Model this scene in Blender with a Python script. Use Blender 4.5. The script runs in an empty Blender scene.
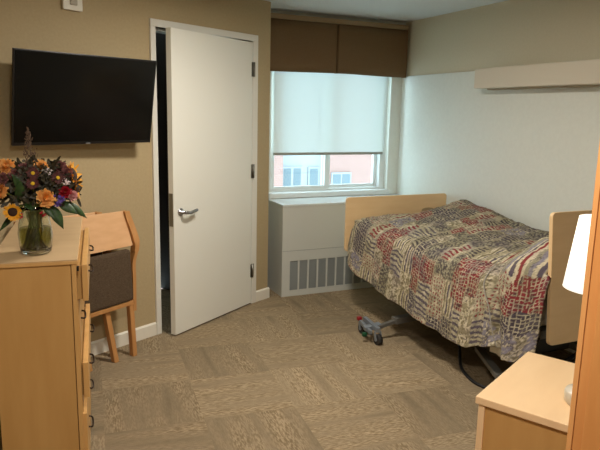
import bpy, bmesh, math, random
from mathutils import Vector, Matrix, noise
random.seed(7)
PI = math.pi
SC = bpy.context.scene
C = SC.collection

# ------------------------------------------------------------------ camera
cam = bpy.data.cameras.new('camera')
co = bpy.data.objects.new('camera', cam); C.objects.link(co)
F = 610.0
cam.sensor_fit = 'HORIZONTAL'; cam.sensor_width = 36.0; cam.lens = F/600.0*36.0
cam.clip_start = 0.05; cam.clip_end = 200
dn = Vector((-72.0, 3290.0, F)).normalized(); Zc = -dn
d1 = Vector((-280.0, -120.0, F)); Yc = (d1 - Zc*d1.dot(Zc)).normalized()
Xc = Yc.cross(Zc)
if Xc.x < 0: Xc = -Xc
def w(cv): return Vector((Xc.dot(cv), Yc.dot(cv), Zc.dot(cv)))
rx, uy, bz = w(Vector((1,0,0))), w(Vector((0,-1,0))), w(Vector((0,0,-1)))
co.matrix_world = Matrix(((rx.x,uy.x,bz.x,0),(rx.y,uy.y,bz.y,0),(rx.z,uy.z,bz.z,1.6),(0,0,0,1)))
SC.camera = co

# ------------------------------------------------------------------ light and exposure
SC.view_settings.view_transform = 'Standard'
SC.view_settings.look = 'None'
SC.view_settings.gamma = 1.0
SC.view_settings.exposure = 0.0
world = bpy.data.worlds.new('sky'); SC.world = world; world.use_nodes = True
bg = world.node_tree.nodes['Background']
bg.inputs['Color'].default_value = (0.64, 0.88, 1.0, 1); bg.inputs['Strength'].default_value = 5.2
sun = bpy.data.lights.new('sun', 'SUN'); sun.energy = 1.6; sun.angle = 0.2; sun.color = (1, .95, .9)
so = bpy.data.objects.new('sun', sun); C.objects.link(so); so.rotation_euler = (math.radians(50), 0, math.radians(-20))

def lamp_light(name, kind, loc, energy, color, size=.3, rot=(0,0,0)):
    l = bpy.data.lights.new(name, kind); l.energy = energy; l.color = color
    if kind == 'AREA': l.shape = 'DISK'; l.size = size
    else: l.shadow_soft_size = size
    o = bpy.data.objects.new(name, l); C.objects.link(o); o.location = loc; o.rotation_euler = rot
    return o
WARM = (1.0, .92, .82)
CEIL = 2.46
LAMPS = [((1.35, 2.9), 40), ((0.25, 0.7), 42)]
for (lx, ly), e in LAMPS:
    lamp_light('ceiling_lamp_glow', 'AREA', (lx, ly, CEIL-.085), e, WARM, .34)

# ------------------------------------------------------------------ material helpers
def lin(c): return tuple(((v/255)/12.92 if v/255 <= .04045 else ((v/255+.055)/1.055)**2.4) for v in c) + (1,)
MATS = {}
def mat(name, col, rough=.6, metal=0., **kw):
    if name in MATS: return MATS[name]
    m = bpy.data.materials.new(name); m.use_nodes = True
    b = m.node_tree.nodes['Principled BSDF']
    b.inputs['Base Color'].default_value = lin(col); b.inputs['Roughness'].default_value = rough
    b.inputs['Metallic'].default_value = metal
    for k, v in kw.items(): b.inputs[k.replace('_', ' ')].default_value = v
    MATS[name] = m
    return m
def varied(name, col, col2, scale=(3,3,3), rough=.6, detail=3, bump=0., contrast=(.35,.65), nscale=1., spec=.5):
    if name in MATS: return MATS[name]
    m = mat(name, col, rough); nt = m.node_tree; b = nt.nodes['Principled BSDF']
    b.inputs['Specular IOR Level'].default_value = spec
    tc = nt.nodes.new('ShaderNodeTexCoord'); mp = nt.nodes.new('ShaderNodeMapping')
    mp.inputs['Scale'].default_value = scale
    nz = nt.nodes.new('ShaderNodeTexNoise'); nz.inputs['Scale'].default_value = nscale; nz.inputs['Detail'].default_value = detail
    cr = nt.nodes.new('ShaderNodeValToRGB')
    cr.color_ramp.elements[0].position, cr.color_ramp.elements[1].position = contrast
    cr.color_ramp.elements[0].color = lin(col); cr.color_ramp.elements[1].color = lin(col2)
    L = nt.links.new
    L(tc.outputs['Object'], mp.inputs['Vector']); L(mp.outputs[0], nz.inputs['Vector'])
    L(nz.outputs[0], cr.inputs[0]); L(cr.outputs[0], b.inputs['Base Color'])
    if bump:
        bp = nt.nodes.new('ShaderNodeBump'); bp.inputs['Strength'].default_value = bump; bp.inputs['Distance'].default_value = .004
        L(nz.outputs[0], bp.inputs['Height']); L(bp.outputs[0], b.inputs['Normal'])
    return m

tan = varied('tan_wall_paint', (176,158,122), (180,162,126), (1,1,1), .7, nscale=60, bump=.15, spec=.3)
beige = varied('beige_wall_paint', (210,203,178), (213,206,182), (1,1,1), .7, nscale=60, bump=.1, spec=.3)
panelw = varied('pale_panel_paint', (224,228,220), (227,231,223), (1,1,1), .55, nscale=40, bump=.05, spec=.3)
white = mat('white_paint', (226,224,214), .5)
doorw = mat('door_paint', (232,232,222), .45)
ceilm = varied('ceiling_paint', (220,228,230), (224,232,234), (1,1,1), .9, nscale=80, bump=.2, spec=.2)
radw = mat('radiator_paint', (200,203,196), .4)
grillm = mat('grille_paint', (150,156,154), .6)
winw = mat('window_frame_paint', (224,228,226), .4)
maple = varied('maple_veneer', (188,144,84), (196,153,93), (8,8,1.2), .42, 4, nscale=2.)
maple_top = varied('maple_top', (198,168,128), (204,175,135), (1.2,10,10), .38, 4, nscale=2.)
maple_edge = varied('maple_edge', (200,155,94), (208,164,104), (8,8,1), .42, 3, nscale=2.)
paleply = varied('pale_drawer_wood', (226,196,146), (232,204,156), (3,3,10), .5, 3, nscale=2.)
nightm = varied('nightstand_laminate', (236,202,158), (240,207,163), (2,8,8), .35, 3, nscale=2.)
oak = varied('honey_oak', (190,128,70), (203,142,82), (14,14,1.5), .4, 4, nscale=2.)
chairwood = varied('chair_beech', (184,132,78), (194,142,88), (14,14,2), .4, 3, nscale=2.)
chairply = varied('chair_back_ply', (214,168,122), (222,178,132), (4,4,14), .4, 3, nscale=2.)
bedboard = varied('bed_board_laminate', (228,196,148), (233,202,155), (2,2,12), .4, 3, nscale=2.)
chairfab = varied('charcoal_woven_fabric', (78,64,50), (98,84,68), (60,60,200), .95, 3, nscale=2., bump=.3, spec=.1)
valfab = varied('brown_valance_fabric', (116,94,68), (122,100,74), (80,80,80), .95, 2, nscale=2., bump=.2, spec=.1)
black = mat('black_plastic', (14,14,15), .35)
screen = mat('tv_screen_glass', (6,6,6), .16, 0, Specular_IOR_Level=.35)
chrome = mat('brushed_steel', (170,170,172), .3, 1.)
hingem = mat('hinge_steel', (140,138,130), .4, 1.)
greym = mat('bed_frame_grey', (108,106,100), .5, .2)
silver = mat('silver_metal', (136,144,152), .4, .4)
rubber = mat('dark_rubber', (40,38,36), .7)
red = mat('red_pedal', (140,18,26), .5); green = mat('green_pedal', (14,74,44), .5)
cordm = mat('black_cord', (18,18,20), .6)
bronze = mat('dark_bronze', (58,46,38), .4, .8)
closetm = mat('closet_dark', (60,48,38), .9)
cream = mat('ivory_plastic', (232,228,214), .5)
sheetm = mat('white_sheet', (225,225,220), .9)

# ------------------------------------------------------------------ mesh helpers
def prim_box(bm, c, s, rot=None, bev=0., seg=2):
    r = bmesh.ops.create_cube(bm, size=1.0)
    vs = r['verts']
    M = Matrix.Translation(c) @ (rot.to_4x4() if rot else Matrix.Identity(4)) @ Matrix.Diagonal((s[0], s[1], s[2], 1))
    bmesh.ops.transform(bm, matrix=M, verts=vs)
    if bev > 0:
        es = list({e for v in vs for e in v.link_edges})
        bmesh.ops.bevel(bm, geom=es, offset=bev, segments=seg, profile=.6, affect='EDGES')
def B(lo, hi, bm, bev=0.):
    prim_box(bm, Vector(((lo[0]+hi[0])/2, (lo[1]+hi[1])/2, (lo[2]+hi[2])/2)), (hi[0]-lo[0], hi[1]-lo[1], hi[2]-lo[2]), None, bev)
def tube(bm, pts, r, seg=10, cap=True):
    pts = [Vector(p) for p in pts]; n = len(pts)
    rs = r if isinstance(r, (list, tuple)) else [r]*n
    rings = []; up = Vector((0,0,1))
    prev = None
    for i, p in enumerate(pts):
        t = (pts[min(i+1,n-1)] - pts[max(i-1,0)]).normalized()
        if prev is None:
            a = t.cross(up) if abs(t.dot(up)) < .95 else t.cross(Vector((1,0,0)))
        else:
            a = prev - t*prev.dot(t)
        a.normalize(); b = t.cross(a); prev = a
        rings.append([bm.verts.new(p + (a*math.cos(2*PI*k/seg) + b*math.sin(2*PI*k/seg))*rs[i]) for k in range(seg)])
    for i in range(n-1):
        for k in range(seg):
            f = bm.faces.new((rings[i][k], rings[i][(k+1)%seg], rings[i+1][(k+1)%seg], rings[i+1][k])); f.smooth = True
    if cap:
        bm.faces.new(rings[0][::-1]); bm.faces.new(rings[-1])
def lathe(bm, prof, seg=32, c=(0,0,0)):
    c = Vector(c); rings = []
    for r, z in prof:
        rings.append([bm.verts.new(c + Vector((r*math.cos(2*PI*k/seg), r*math.sin(2*PI*k/seg), z))) for k in range(seg)])
    for i in range(len(rings)-1):
        for k in range(seg):
            f = bm.faces.new((rings[i][k], rings[i][(k+1)%seg], rings[i+1][(k+1)%seg], rings[i+1][k])); f.smooth = True
    return rings
def smoothpath(pts, n=6):
    P = [Vector(p) for p in pts]; out = []
    for i in range(len(P)-1):
        p0, p1, p2, p3 = P[max(i-1,0)], P[i], P[i+1], P[min(i+2,len(P)-1)]
        for k in range(n):
            t = k/n
            out.append(.5*((2*p1)+(p2-p0)*t+(2*p0-5*p1+4*p2-p3)*t*t+(3*p1-p0-3*p2+p3)*t**3))
    out.append(P[-1]); return out
def prism(bm, poly, vec, bev=0.):
    vs = [bm.verts.new(p) for p in poly]
    f = bm.faces.new(vs)
    r = bmesh.ops.extrude_face_region(bm, geom=[f])
    nv = [g for g in r['geom'] if isinstance(g, bmesh.types.BMVert)]
    bmesh.ops.translate(bm, verts=nv, vec=vec)
    if bev:
        es = list({e for v in vs+nv for e in v.link_edges})
        bmesh.ops.bevel(bm, geom=es, offset=bev, segments=2, profile=.6, affect='EDGES')
def obj(name, bm, m, parent=None, loc=None, rotz=0):
    bmesh.ops.recalc_face_normals(bm, faces=bm.faces)
    me = bpy.data.meshes.new(name); bm.to_mesh(me); bm.free()
    o = bpy.data.objects.new(name, me); C.objects.link(o)
    if m: me.materials.append(m)
    if parent: o.parent = parent
    if loc: o.location = loc
    if rotz: o.rotation_euler = (0,0,rotz)
    return o
def nb(): return bmesh.new()
def thing(name, label, cat, loc=(0,0,0), rotz=0, group=None):
    o = bpy.data.objects.new(name, None); C.objects.link(o); o.empty_display_size = .1
    o.location = loc; o.rotation_euler = (0,0,rotz); o['label'] = label; o['category'] = cat
    if group: o['group'] = group
    return o
def tag(o, label, cat, group=None):
    o['label'] = label; o['category'] = cat
    if group: o['group'] = group
    return o
def struct(name, bm, m, label=None, cat=None, parent=None, loc=None, rotz=0):
    o = obj(name, bm, m, parent, loc, rotz)
    if parent is None:
        o['kind'] = 'structure'
        o['label'] = label; o['category'] = cat
    return o

# door wall frame: origin A, x along the wall (t), y into the wall (n)
A = Vector((.326, 3.987, 0)); TH = math.atan2(.453, .892)
YW = 5.13; XR = 3.40
S_END = 1.738

# ------------------------------------------------------------------ structure
def carpet_material():
    m = mat('carpet_tiles', (130,112,86), .98); nt = m.node_tree; N = nt.nodes; L = nt.links.new
    b = N['Principled BSDF']; b.inputs['Specular IOR Level'].default_value = .1
    tc = N.new('ShaderNodeTexCoord'); mp = N.new('ShaderNodeMapping')
    mp.inputs['Rotation'].default_value = (0,0,math.radians(5.5)); mp.vector_type = 'POINT'
    L(tc.outputs['Object'], mp.inputs['Vector'])
    def math_(op, a, bb=None, c=None):
        n = N.new('ShaderNodeMath'); n.operation = op
        for i, v in enumerate((a, bb, c)):
            if v is None: continue
            if isinstance(v, (int, float)): n.inputs[i].default_value = v
            else: L(v, n.inputs[i])
        return n.outputs[0]
    sx = N.new('ShaderNodeSeparateXYZ'); L(mp.outputs[0], sx.inputs[0])
    X = math_('ADD', sx.outputs[0], -.01); Y = math_('ADD', sx.outputs[1], .045)
    X = math_('DIVIDE', X, .5); Y = math_('DIVIDE', Y, .5)
    fx = math_('FLOOR', X); fy = math_('FLOOR', Y)
    par = math_('MODULO', math_('ABSOLUTE', math_('ADD', fx, fy)), 2.0)
    cb = N.new('ShaderNodeCombineXYZ'); L(fx, cb.inputs[0]); L(fy, cb.inputs[1])
    wn = N.new('ShaderNodeTexWhiteNoise'); wn.noise_dimensions = '2D'; L(cb.outputs[0], wn.inputs['Vector'])
    def streak(scale, sc2, det):
        q = N.new('ShaderNodeMapping'); q.inputs['Scale'].default_value = scale; L(mp.outputs[0], q.inputs['Vector'])
        # every tile gets its own stretch of yarn pattern
        o_ = N.new('ShaderNodeVectorMath'); o_.operation = 'MULTIPLY_ADD'; L(wn.outputs['Color'], o_.inputs[0]); o_.inputs[1].default_value = (40,40,40); L(q.outputs[0], o_.inputs[2])
        z = N.new('ShaderNodeTexNoise'); z.inputs['Scale'].default_value = sc2; z.inputs['Detail'].default_value = det; L(o_.outputs[0], z.inputs['Vector'])
        return z.outputs[0]
    sa = streak((1,.20,1), 150, 3); sb = streak((.20,1,1), 150, 3)
    ba = streak((1,.12,1), 11, 1); bb_ = streak((.12,1,1), 11, 1)
    def mixf(f, a, c):
        n = N.new('ShaderNodeMix'); n.data_type = 'FLOAT'; L(f, n.inputs[0]); L(a, n.inputs[2]); L(c, n.inputs[3]); return n.outputs[0]
    fine = mixf(par, sa, sb); broad = mixf(par, ba, bb_)
    fin = N.new('ShaderNodeMapRange'); L(fine, fin.inputs[0]); fin.inputs[1].default_value = .40; fin.inputs[2].default_value = .60
    # only some bands of each tile are strongly ribbed
    msk = N.new('ShaderNodeMapRange'); L(broad, msk.inputs[0]); msk.inputs[1].default_value = .40; msk.inputs[2].default_value = .62
    ff = math_('MULTIPLY', fin.outputs[0], math_('MULTIPLY_ADD', msk.outputs[0], .60, .25))
    cr = N.new('ShaderNodeMix'); cr.data_type = 'RGBA'; L(ff, cr.inputs[0])
    cr.inputs[6].default_value = lin((164,146,118)); cr.inputs[7].default_value = lin((116,99,74))
    spk = N.new('ShaderNodeTexNoise'); spk.inputs['Scale'].default_value = 260; spk.inputs['Detail'].default_value = 1; L(mp.outputs[0], spk.inputs['Vector'])
    tone = math_('ADD', math_('MULTIPLY_ADD', wn.outputs['Value'], .22, .66), math_('MULTIPLY_ADD', broad, .95, -.36))
    tone = math_('MULTIPLY', tone, math_('MULTIPLY_ADD', spk.outputs[0], .5, .75))
    hs = N.new('ShaderNodeHueSaturation'); L(cr.outputs[2], hs.inputs['Color']); L(tone, hs.inputs['Value'])
    L(hs.outputs[0], b.inputs['Base Color'])
    bp = N.new('ShaderNodeBump'); bp.inputs['Strength'].default_value = .35; bp.inputs['Distance'].default_value = .004
    L(spk.outputs[0], bp.inputs['Height']); L(bp.outputs[0], b.inputs['Normal'])
    return m
bm = nb(); B((-2.4,-1.4,-.1), (3.6,5.35,0), bm)
struct('floor', bm, carpet_material(), 'beige and brown carpet tiles with streaks turned tile by tile', 'floor')
bm = nb(); B((-2.4,-1.4,CEIL), (3.6,5.35,CEIL+.1), bm)
struct('ceiling', bm, ceilm, 'flat white ceiling above the window end of the room', 'ceiling')

# door wall, one mesh around the opening (local frame of the wall)
HT = 2.135
bm = nb()
B((-2.75,0,0), (.575,.14,CEIL), bm); B((1.517,0,0), (S_END,.14,CEIL), bm); B((.575,0,HT), (1.517,.14,CEIL), bm)
B((S_END-.14,.14,0), (S_END,.46,CEIL), bm)
struct('wall_left', bm, tan, 'tan painted wall holding the television and the open door', 'wall', loc=A, rotz=TH)
# window wall around the opening
WX0, WX1, WZ0, WZ1 = 2.03, 3.270, .865, 2.30
bm = nb()
B((1.60,YW,0), (WX0,YW+.2,CEIL), bm); B((WX1,YW,0), (XR+.1,YW+.2,CEIL), bm)
B((WX0,YW,0), (WX1,YW+.2,WZ0), bm); B((WX0,YW,WZ1), (WX1,YW+.2,CEIL), bm)
struct('wall_back', bm, panelw, 'pale wall around the window', 'wall')
bm = nb(); B((XR,-1.4,1.962), (XR+.1,YW,CEIL), bm); B((XR,-1.4,0), (XR+.1,YW,1.962), bm)
struct('wall_right', bm, beige, 'long beige wall beside the bed', 'wall')
bm = nb(); B((XR-.012,-1.4,0), (XR,YW,1.958), bm, .002)
struct('trim_1', bm, panelw, 'pale smooth wall panelling beside the bed below the wall shelf', 'wall panel')
bm = nb(); B((-2.4,-1.5,0), (3.6,-1.4,CEIL), bm)
struct('wall_front', bm, beige, 'plain beige wall behind the viewpoint', 'wall')
bm = nb(); B((-2.4,-1.4,0), (-2.13,2.9,CEIL), bm)
struct('wall_side', bm, tan, 'plain tan wall at the far left', 'wall')
# baseboards on the door wall
bm = nb()
for a, b_ in ((-2.6,.531), (1.577,S_END+.012)):
    prism(bm, [Vector((a,-.014,0)), Vector((a,-.014,.084)), Vector((a,-.004,.094)), Vector((a,0,.094)), Vector((a,0,0))], Vector((b_-a,0,0)))
struct('baseboard_left', bm, cream, 'low ivory baseboard along the tan wall', 'baseboard', loc=A, rotz=TH)
# steel door frame
bm = nb()
B((.533,-.018,0), (.575,.16,HT), bm, .003); B((1.517,-.018,0), (1.575,.16,HT), bm, .003); B((.533,-.018,HT), (1.575,.16,HT+.048), bm, .003)
B((.575,.05,0), (.588,.16,HT), bm); B((1.504,.05,0), (1.517,.16,HT), bm); B((.575,.05,HT-.014), (1.517,.16,HT), bm)
struct('trim_2', bm, white, 'off-white metal frame around the open door', 'door frame', loc=A, rotz=TH)
# dark closet beyond the door
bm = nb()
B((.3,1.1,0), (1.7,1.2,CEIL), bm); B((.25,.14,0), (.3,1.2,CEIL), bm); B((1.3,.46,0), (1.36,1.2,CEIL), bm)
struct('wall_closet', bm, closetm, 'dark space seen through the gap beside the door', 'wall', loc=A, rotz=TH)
bm = nb(); B((.3,.14,-.1), (1.36,1.1,-.001), bm)
# window: frame, two sashes with glass, sill
glassm = bpy.data.materials.new('window_glass'); glassm.use_nodes = True
_n = glassm.node_tree.nodes; _l = glassm.node_tree.links.new; _n.remove(_n['Principled BSDF'])
_t = _n.new('ShaderNodeBsdfTransparent'); _g = _n.new('ShaderNodeBsdfGlossy'); _g.inputs['Roughness'].default_value = .02
_m = _n.new('ShaderNodeMixShader'); _m.inputs[0].default_value = .05
_l(_t.outputs[0], _m.inputs[1]); _l(_g.outputs[0], _m.inputs[2]); _l(_m.outputs[0], _n['Material Output'].inputs[0])
bm = nb()
fy0, fy1 = YW+.055, YW+.17
B((WX0-.0,fy0,WZ0), (WX0+.035,fy1,WZ1), bm, .004); B((WX1-.06,fy0,WZ0), (WX1,fy1,WZ1), bm, .004)
B((WX0+.034,fy0+.003,WZ0-.0), (WX1-.059,fy1,WZ0+.018), bm); B((WX0+.034,fy0+.003,WZ1-.05), (WX1-.059,fy1,WZ1), bm)
win = struct('window_1', bm, winw, 'white framed sliding window under a lowered shade', 'window')
for i, (x0, x1, yy) in enumerate(((WX0+.035, 2.67, YW+.09), (2.61, WX1-.06, YW+.13))):
    bm = nb(); z0, z1 = WZ0+.018, WZ1-.05; fr = .035
    rr = .055 if i == 0 else fr
    B((x0,yy-.018,z0), (x0+.03,yy+.018,z1), bm, .003); B((x1-rr,yy-.018,z0), (x1,yy+.018,z1), bm, .003)
    B((x0+.029,yy-.016,z0), (x1-rr+.001,yy+.016,z0+.030), bm); B((x0+.029,yy-.016,z1-fr), (x1-rr+.001,yy+.016,z1), bm)
    s_ = obj('window_sash', bm, winw, win)
    bm = nb(); B((x0+.03,yy-.003,z0+.030), (x1-rr,yy+.003,z1-fr), bm)
    g = glassm
    obj('window_pane', bm, g, s_)
bm = nb(); B((WX0-.02,YW-.035,.820), (WX1+.01,YW+.0,WZ0+.001), bm, .003); B((WX0+.001,YW-.004,.84), (WX1-.001,YW+.056,WZ0+.001), bm)
struct('trim_3', bm, mat('sill_paint', (226,230,228), .25), 'white window sill just above the radiator cover', 'window sill')

# ------------------------------------------------------------------ radiator cover
rad = thing('radiator_cover', 'pale grey metal radiator cabinet with slatted grille under the window', 'radiator cover', (1.996, 4.74, 0))
RW = XR-.014-1.996
bm = nb(); B((0,.0175,.0), (.02,YW-4.74-.005,.80), bm)
B((0,0,.318), (RW,.018,.80), bm)
B((0,.0,0), (RW,.018,.052), bm); B((0,0,.052), (.060,.018,.318), bm)
obj('body', bm, radw, rad)
bm = nb(); B((-.004,-.006,.80), (RW,YW-4.74-.005,.818), bm, .003)
obj('top', bm, mat('radiator_top_paint', (212,218,216), .14), rad)
bm = nb(); B((.0,-.002,.408), (RW,.0,.411), bm)
obj('seam', bm, grillm, rad)
bm = nb(); B((.05,.010,.05), (RW,.014,.32), bm)
for k in range(14):
    x = .074 + k*.092
    if x+.078 > RW: break
    for j in range(9):
        B((x+.004+j*.0084,.004,.056), (x+.0085+j*.0084,.011,.308), bm)
g = obj('grille', bm, grillm, rad)
bm = nb()
for k in range(15):
    x = .060 + k*.092
    if x+.014 > RW: break
    B((x,-.001,.05), (x+.014,.012,.32), bm)
obj('grille_divider', bm, radw, rad)

# ------------------------------------------------------------------ shade and valance
def shade_mat():
    m = bpy.data.materials.new('translucent_shade'); m.use_nodes = True; nt = m.node_tree; N = nt.nodes; L = nt.links.new
    N.remove(N['Principled BSDF']); out = N['Material Output']
    d = N.new('ShaderNodeBsdfDiffuse'); d.inputs[0].default_value = lin((222,224,214))
    t = N.new('ShaderNodeBsdfTranslucent'); t.inputs[0].default_value = lin((214,226,222))
    tr = N.new('ShaderNodeBsdfTransparent')
    m1 = N.new('ShaderNodeMixShader'); m1.inputs[0].default_value = .27; L(d.outputs[0], m1.inputs[1]); L(t.outputs[0], m1.inputs[2])
    m2 = N.new('ShaderNodeMixShader'); m2.inputs[0].default_value = .05; L(m1.outputs[0], m2.inputs[1]); L(tr.outputs[0], m2.inputs[2])
    L(m2.outputs[0], out.inputs[0]); return m
sh = thing('roller_shade', 'pale translucent roller shade pulled most of the way down the window', 'window shade', (2.045, YW-.03, 1.215))
bm = nb()
nx, nz = 40, 20
g = [[bm.verts.new((i/nx*1.140, .0016*math.sin(i/nx*9)+.001*noise.noise(Vector((i*.3,j*.2,1))), .012+j/nz*1.05)) for i in range(nx+1)] for j in range(nz+1)]
for j in range(nz):
    for i in range(nx):
        f = bm.faces.new((g[j][i], g[j][i+1], g[j+1][i+1], g[j+1][i])); f.smooth = True
obj('shade_fabric', bm, shade_mat(), sh)
bm = nb(); prim_box(bm, Vector((.57,0,.008)), (1.140,.014,.024), None, .004)
obj('hem_bar', bm, mat('shade_hem', (160,162,154), .7), sh)
bm = nb(); tube(bm, [(0,0,1.08),(1.140,0,1.08)], .022, 14)
obj('roller', bm, radw, sh)

val = thing('window_valance', 'dark brown box-pleated fabric valance hung over the top of the window', 'valance', (1.70, 5.035, 1.945))
VW = XR-.034-1.70
bm = nb()
segs = 420
split = 2.627-1.70
def valx(k): return k/segs*VW
prev = None
rows = 6
G = []
for i in range(segs+1):
    x = valx(i); d = abs(x-split)
    dy = .045*max(0, 1-d/.011) + .004*math.sin(x*9+1) + .003*noise.noise(Vector((x*6,0,0)))
    col = []
    for j in range(rows+1):
        z = j/rows*.432
        zz = z - (0 if j else .004*math.sin(x*5))
        col.append(bm.verts.new((x, dy*(1-.25*j/rows), zz)))
    G.append(col)
for i in range(segs):
    for j in range(rows):
        f = bm.faces.new((G[i][j], G[i+1][j], G[i+1][j+1], G[i][j+1]))
        f.smooth = True
# return at the right end
B((VW-.006,0,0), (VW,.05,.432), bm)
o = obj('valance_fabric', bm, valfab, val)
so_ = o.modifiers.new('thick', 'SOLIDIFY'); so_.thickness = .006; so_.offset = 1
bm = nb(); B((0,-.010,.434), (VW,.085,.474), bm, .003)
obj('mounting_board', bm, mat('tan_board', (158,136,104), .6), val)

# ------------------------------------------------------------------ wall shelf / light box
bm = nb(); B((3.245,1.2,1.815), (XR-.001,3.90,1.958), bm, .006)
sb = thing('wall_light_box', 'long pale box mounted high on the right wall above the bed', 'wall light', (XR-.013, 2.5, 1.81))
bm.free(); bm = nb(); B((-.145,-1.3,0.0), (0,1.40,.148), bm, .006)
obj('housing', bm, mat('box_paint', (216,208,190), .5), sb)
bm = nb(); B((-.07,-1.28,-.012), (-.005,1.33,.0), bm)
obj('underside_diffuser', bm, mat('dim_diffuser', (170,160,136), .6), sb)

# ------------------------------------------------------------------ outside buildings
brick = mat('outside_brick', (214,160,144), .9); nt = brick.node_tree
bt = nt.nodes.new('ShaderNodeTexBrick'); bt.inputs['Color1'].default_value = lin((146,116,108)); bt.inputs['Color2'].default_value = lin((136,107,98)); bt.inputs['Mortar'].default_value = lin((148,126,120))
bt.inputs['Scale'].default_value = 5.0; bt.inputs['Mortar Size'].default_value = .03
tcn = nt.nodes.new('ShaderNodeTexCoord'); mpn = nt.nodes.new('ShaderNodeMapping'); mpn.inputs['Rotation'].default_value = (PI/2,0,0)
nt.links.new(tcn.outputs['Object'], mpn.inputs[0]); nt.links.new(mpn.outputs[0], bt.inputs['Vector']); nt.links.new(bt.outputs[0], nt.nodes['Principled BSDF'].inputs['Base Color'])
palewall = mat('outside_render', (140,147,150), .9); oglass = mat('outside_window_glass', (88,104,110), .4)
bld = thing('brick_building', 'pinkish brick building seen through the right half of the window', 'building', (8.2, 16, -6))
bm = nb(); B((-.1,0,0), (7,5,11), bm); obj('wall', bm, brick, bld)
for (x, z) in ((.05,5.3), (3.0,5.3), (.05,2.6), (3.0,2.6)):
    bm = nb(); B((x,-.06,z), (x+.66,.0,z+.56), bm, .01); fo = obj('window_frame', bm, palewall, bld)
    bm = nb(); B((x+.05,-.075,z+.05), (x+.30,-.06,z+.51), bm); B((x+.36,-.075,z+.05), (x+.61,-.06,z+.51), bm); obj('window_pane', bm, oglass, fo)
bm = nb(); B((-.1,-.1,10.9), (7,5.1,11.1), bm); obj('parapet', bm, palewall, bld)
bl2 = thing('pale_building', 'pale rendered building seen through the left half of the window', 'building', (6.6, 16.2, -6))
bm = nb(); B((-.0,0,0), (1.44,5,11), bm); obj('wall', bm, palewall, bl2)
for (x, z, wd) in ((.14,5.42,.66), (.98,5.4,.36), (.14,2.8,.66)):
    bm = nb(); B((x,-.06,z), (x+wd,.0,z+.62), bm, .01); fo = obj('window_frame', bm, palewall, bl2)
    bm = nb()
    if wd > .5: B((x+.06,-.07,z+.05), (x+.29,-.06,z+.57), bm); B((x+.37,-.07,z+.05), (x+.60,-.06,z+.57), bm)
    else: B((x+.05,-.07,z+.05), (x+wd-.05,-.06,z+.57), bm)
    obj('window_pane', bm, oglass, fo)
bm = nb(); B((-.05,-.1,10.9), (1.45,5,11.1), bm); obj('parapet', bm, palewall, bl2)
bl3 = thing('brick_annex', 'narrow strip of brick building at the left edge of the window view', 'building', (3.0, 15.6, -6))
bm = nb(); B((0,0,0), (3.55,6,9), bm); obj('wall', bm, brick, bl3)
bm = nb(); B((-.05,-.1,9), (3.6,6,9.2), bm); obj('parapet', bm, palewall, bl3)

# ------------------------------------------------------------------ door
HG = A + Matrix.Rotation(TH, 3, 'Z') @ Vector((1.513, -.020, 0))
door = bpy.data.objects.new('door_1', None); C.objects.link(door)
door['kind'] = 'structure'; door['label'] = 'off-white flush door standing slightly open on the tan wall'; door['category'] = 'door'
door.location = HG; door.rotation_euler = (0,0,math.atan2(-.569,-.823))
# local x along the leaf from hinge to free edge, +y faces into the wall side or the room
DW = .925
bm = nb(); B((.004,-.045,.012), (DW,.0,2.124), bm, .002)
obj('door_leaf', bm, doorw, door)
# the room side of the leaf is local +y (rotation of about 215 degrees)
for z in (.29, 1.12, 1.92):
    bm = nb(); tube(bm, [(-.006,.006,z-.055),(-.006,.006,z+.055)], .0085, 10)
    B((-.004,-.0005,z-.055), (.018,.002,z+.055), bm); B((-.032,-.002,z-.055), (-.008,.002,z+.055), bm)
    obj('hinge', bm, hingem, door)
bm = nb(); B((DW,-.040,.80), (DW+.002,-.006,1.03), bm, .0005); obj('latch_plate', bm, hingem, door)
HZ = .895; HX = DW-.068
bm = nb(); 
ring = [(0,0.0),(.028,0.0),(.028,.006),(.012,.009),(.0105,.045),(0,.045)]
rr = lathe(bm, ring, 20)
bmesh.ops.transform(bm, matrix=Matrix.Translation((HX,0,HZ)) @ Matrix.Rotation(-PI/2, 4, 'X'), verts=bm.verts)
tube(bm, smoothpath([(HX,.045,HZ),(HX-.02,.052,HZ-.002),(HX-.05,.050,HZ-.006),(HX-.085,.046,HZ-.002),(HX-.118,.044,HZ+.003),(HX-.128,.040,HZ+.003)]), [.0105]*12+[.0115]*6+[.0125]*7+[.013]*6 if False else .0115, 10)
obj('door_handle', bm, chrome, door)

# ------------------------------------------------------------------ wall chime
ch = thing('wall_box', 'small white box with grey face near the ceiling above the television', 'wall box', A + Matrix.Rotation(TH,3,'Z') @ Vector((-.02,0,2.215)), TH)
bm = nb(); B((-.066,-.022,-.06), (.060,0,.09), bm, .006); obj('housing', bm, cream, ch)
bm = nb(); B((-.022,-.030,-.030), (.022,-.022,.06), bm, .003); obj('face', bm, mat('chime_grey', (176,168,150), .5), ch)

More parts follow.
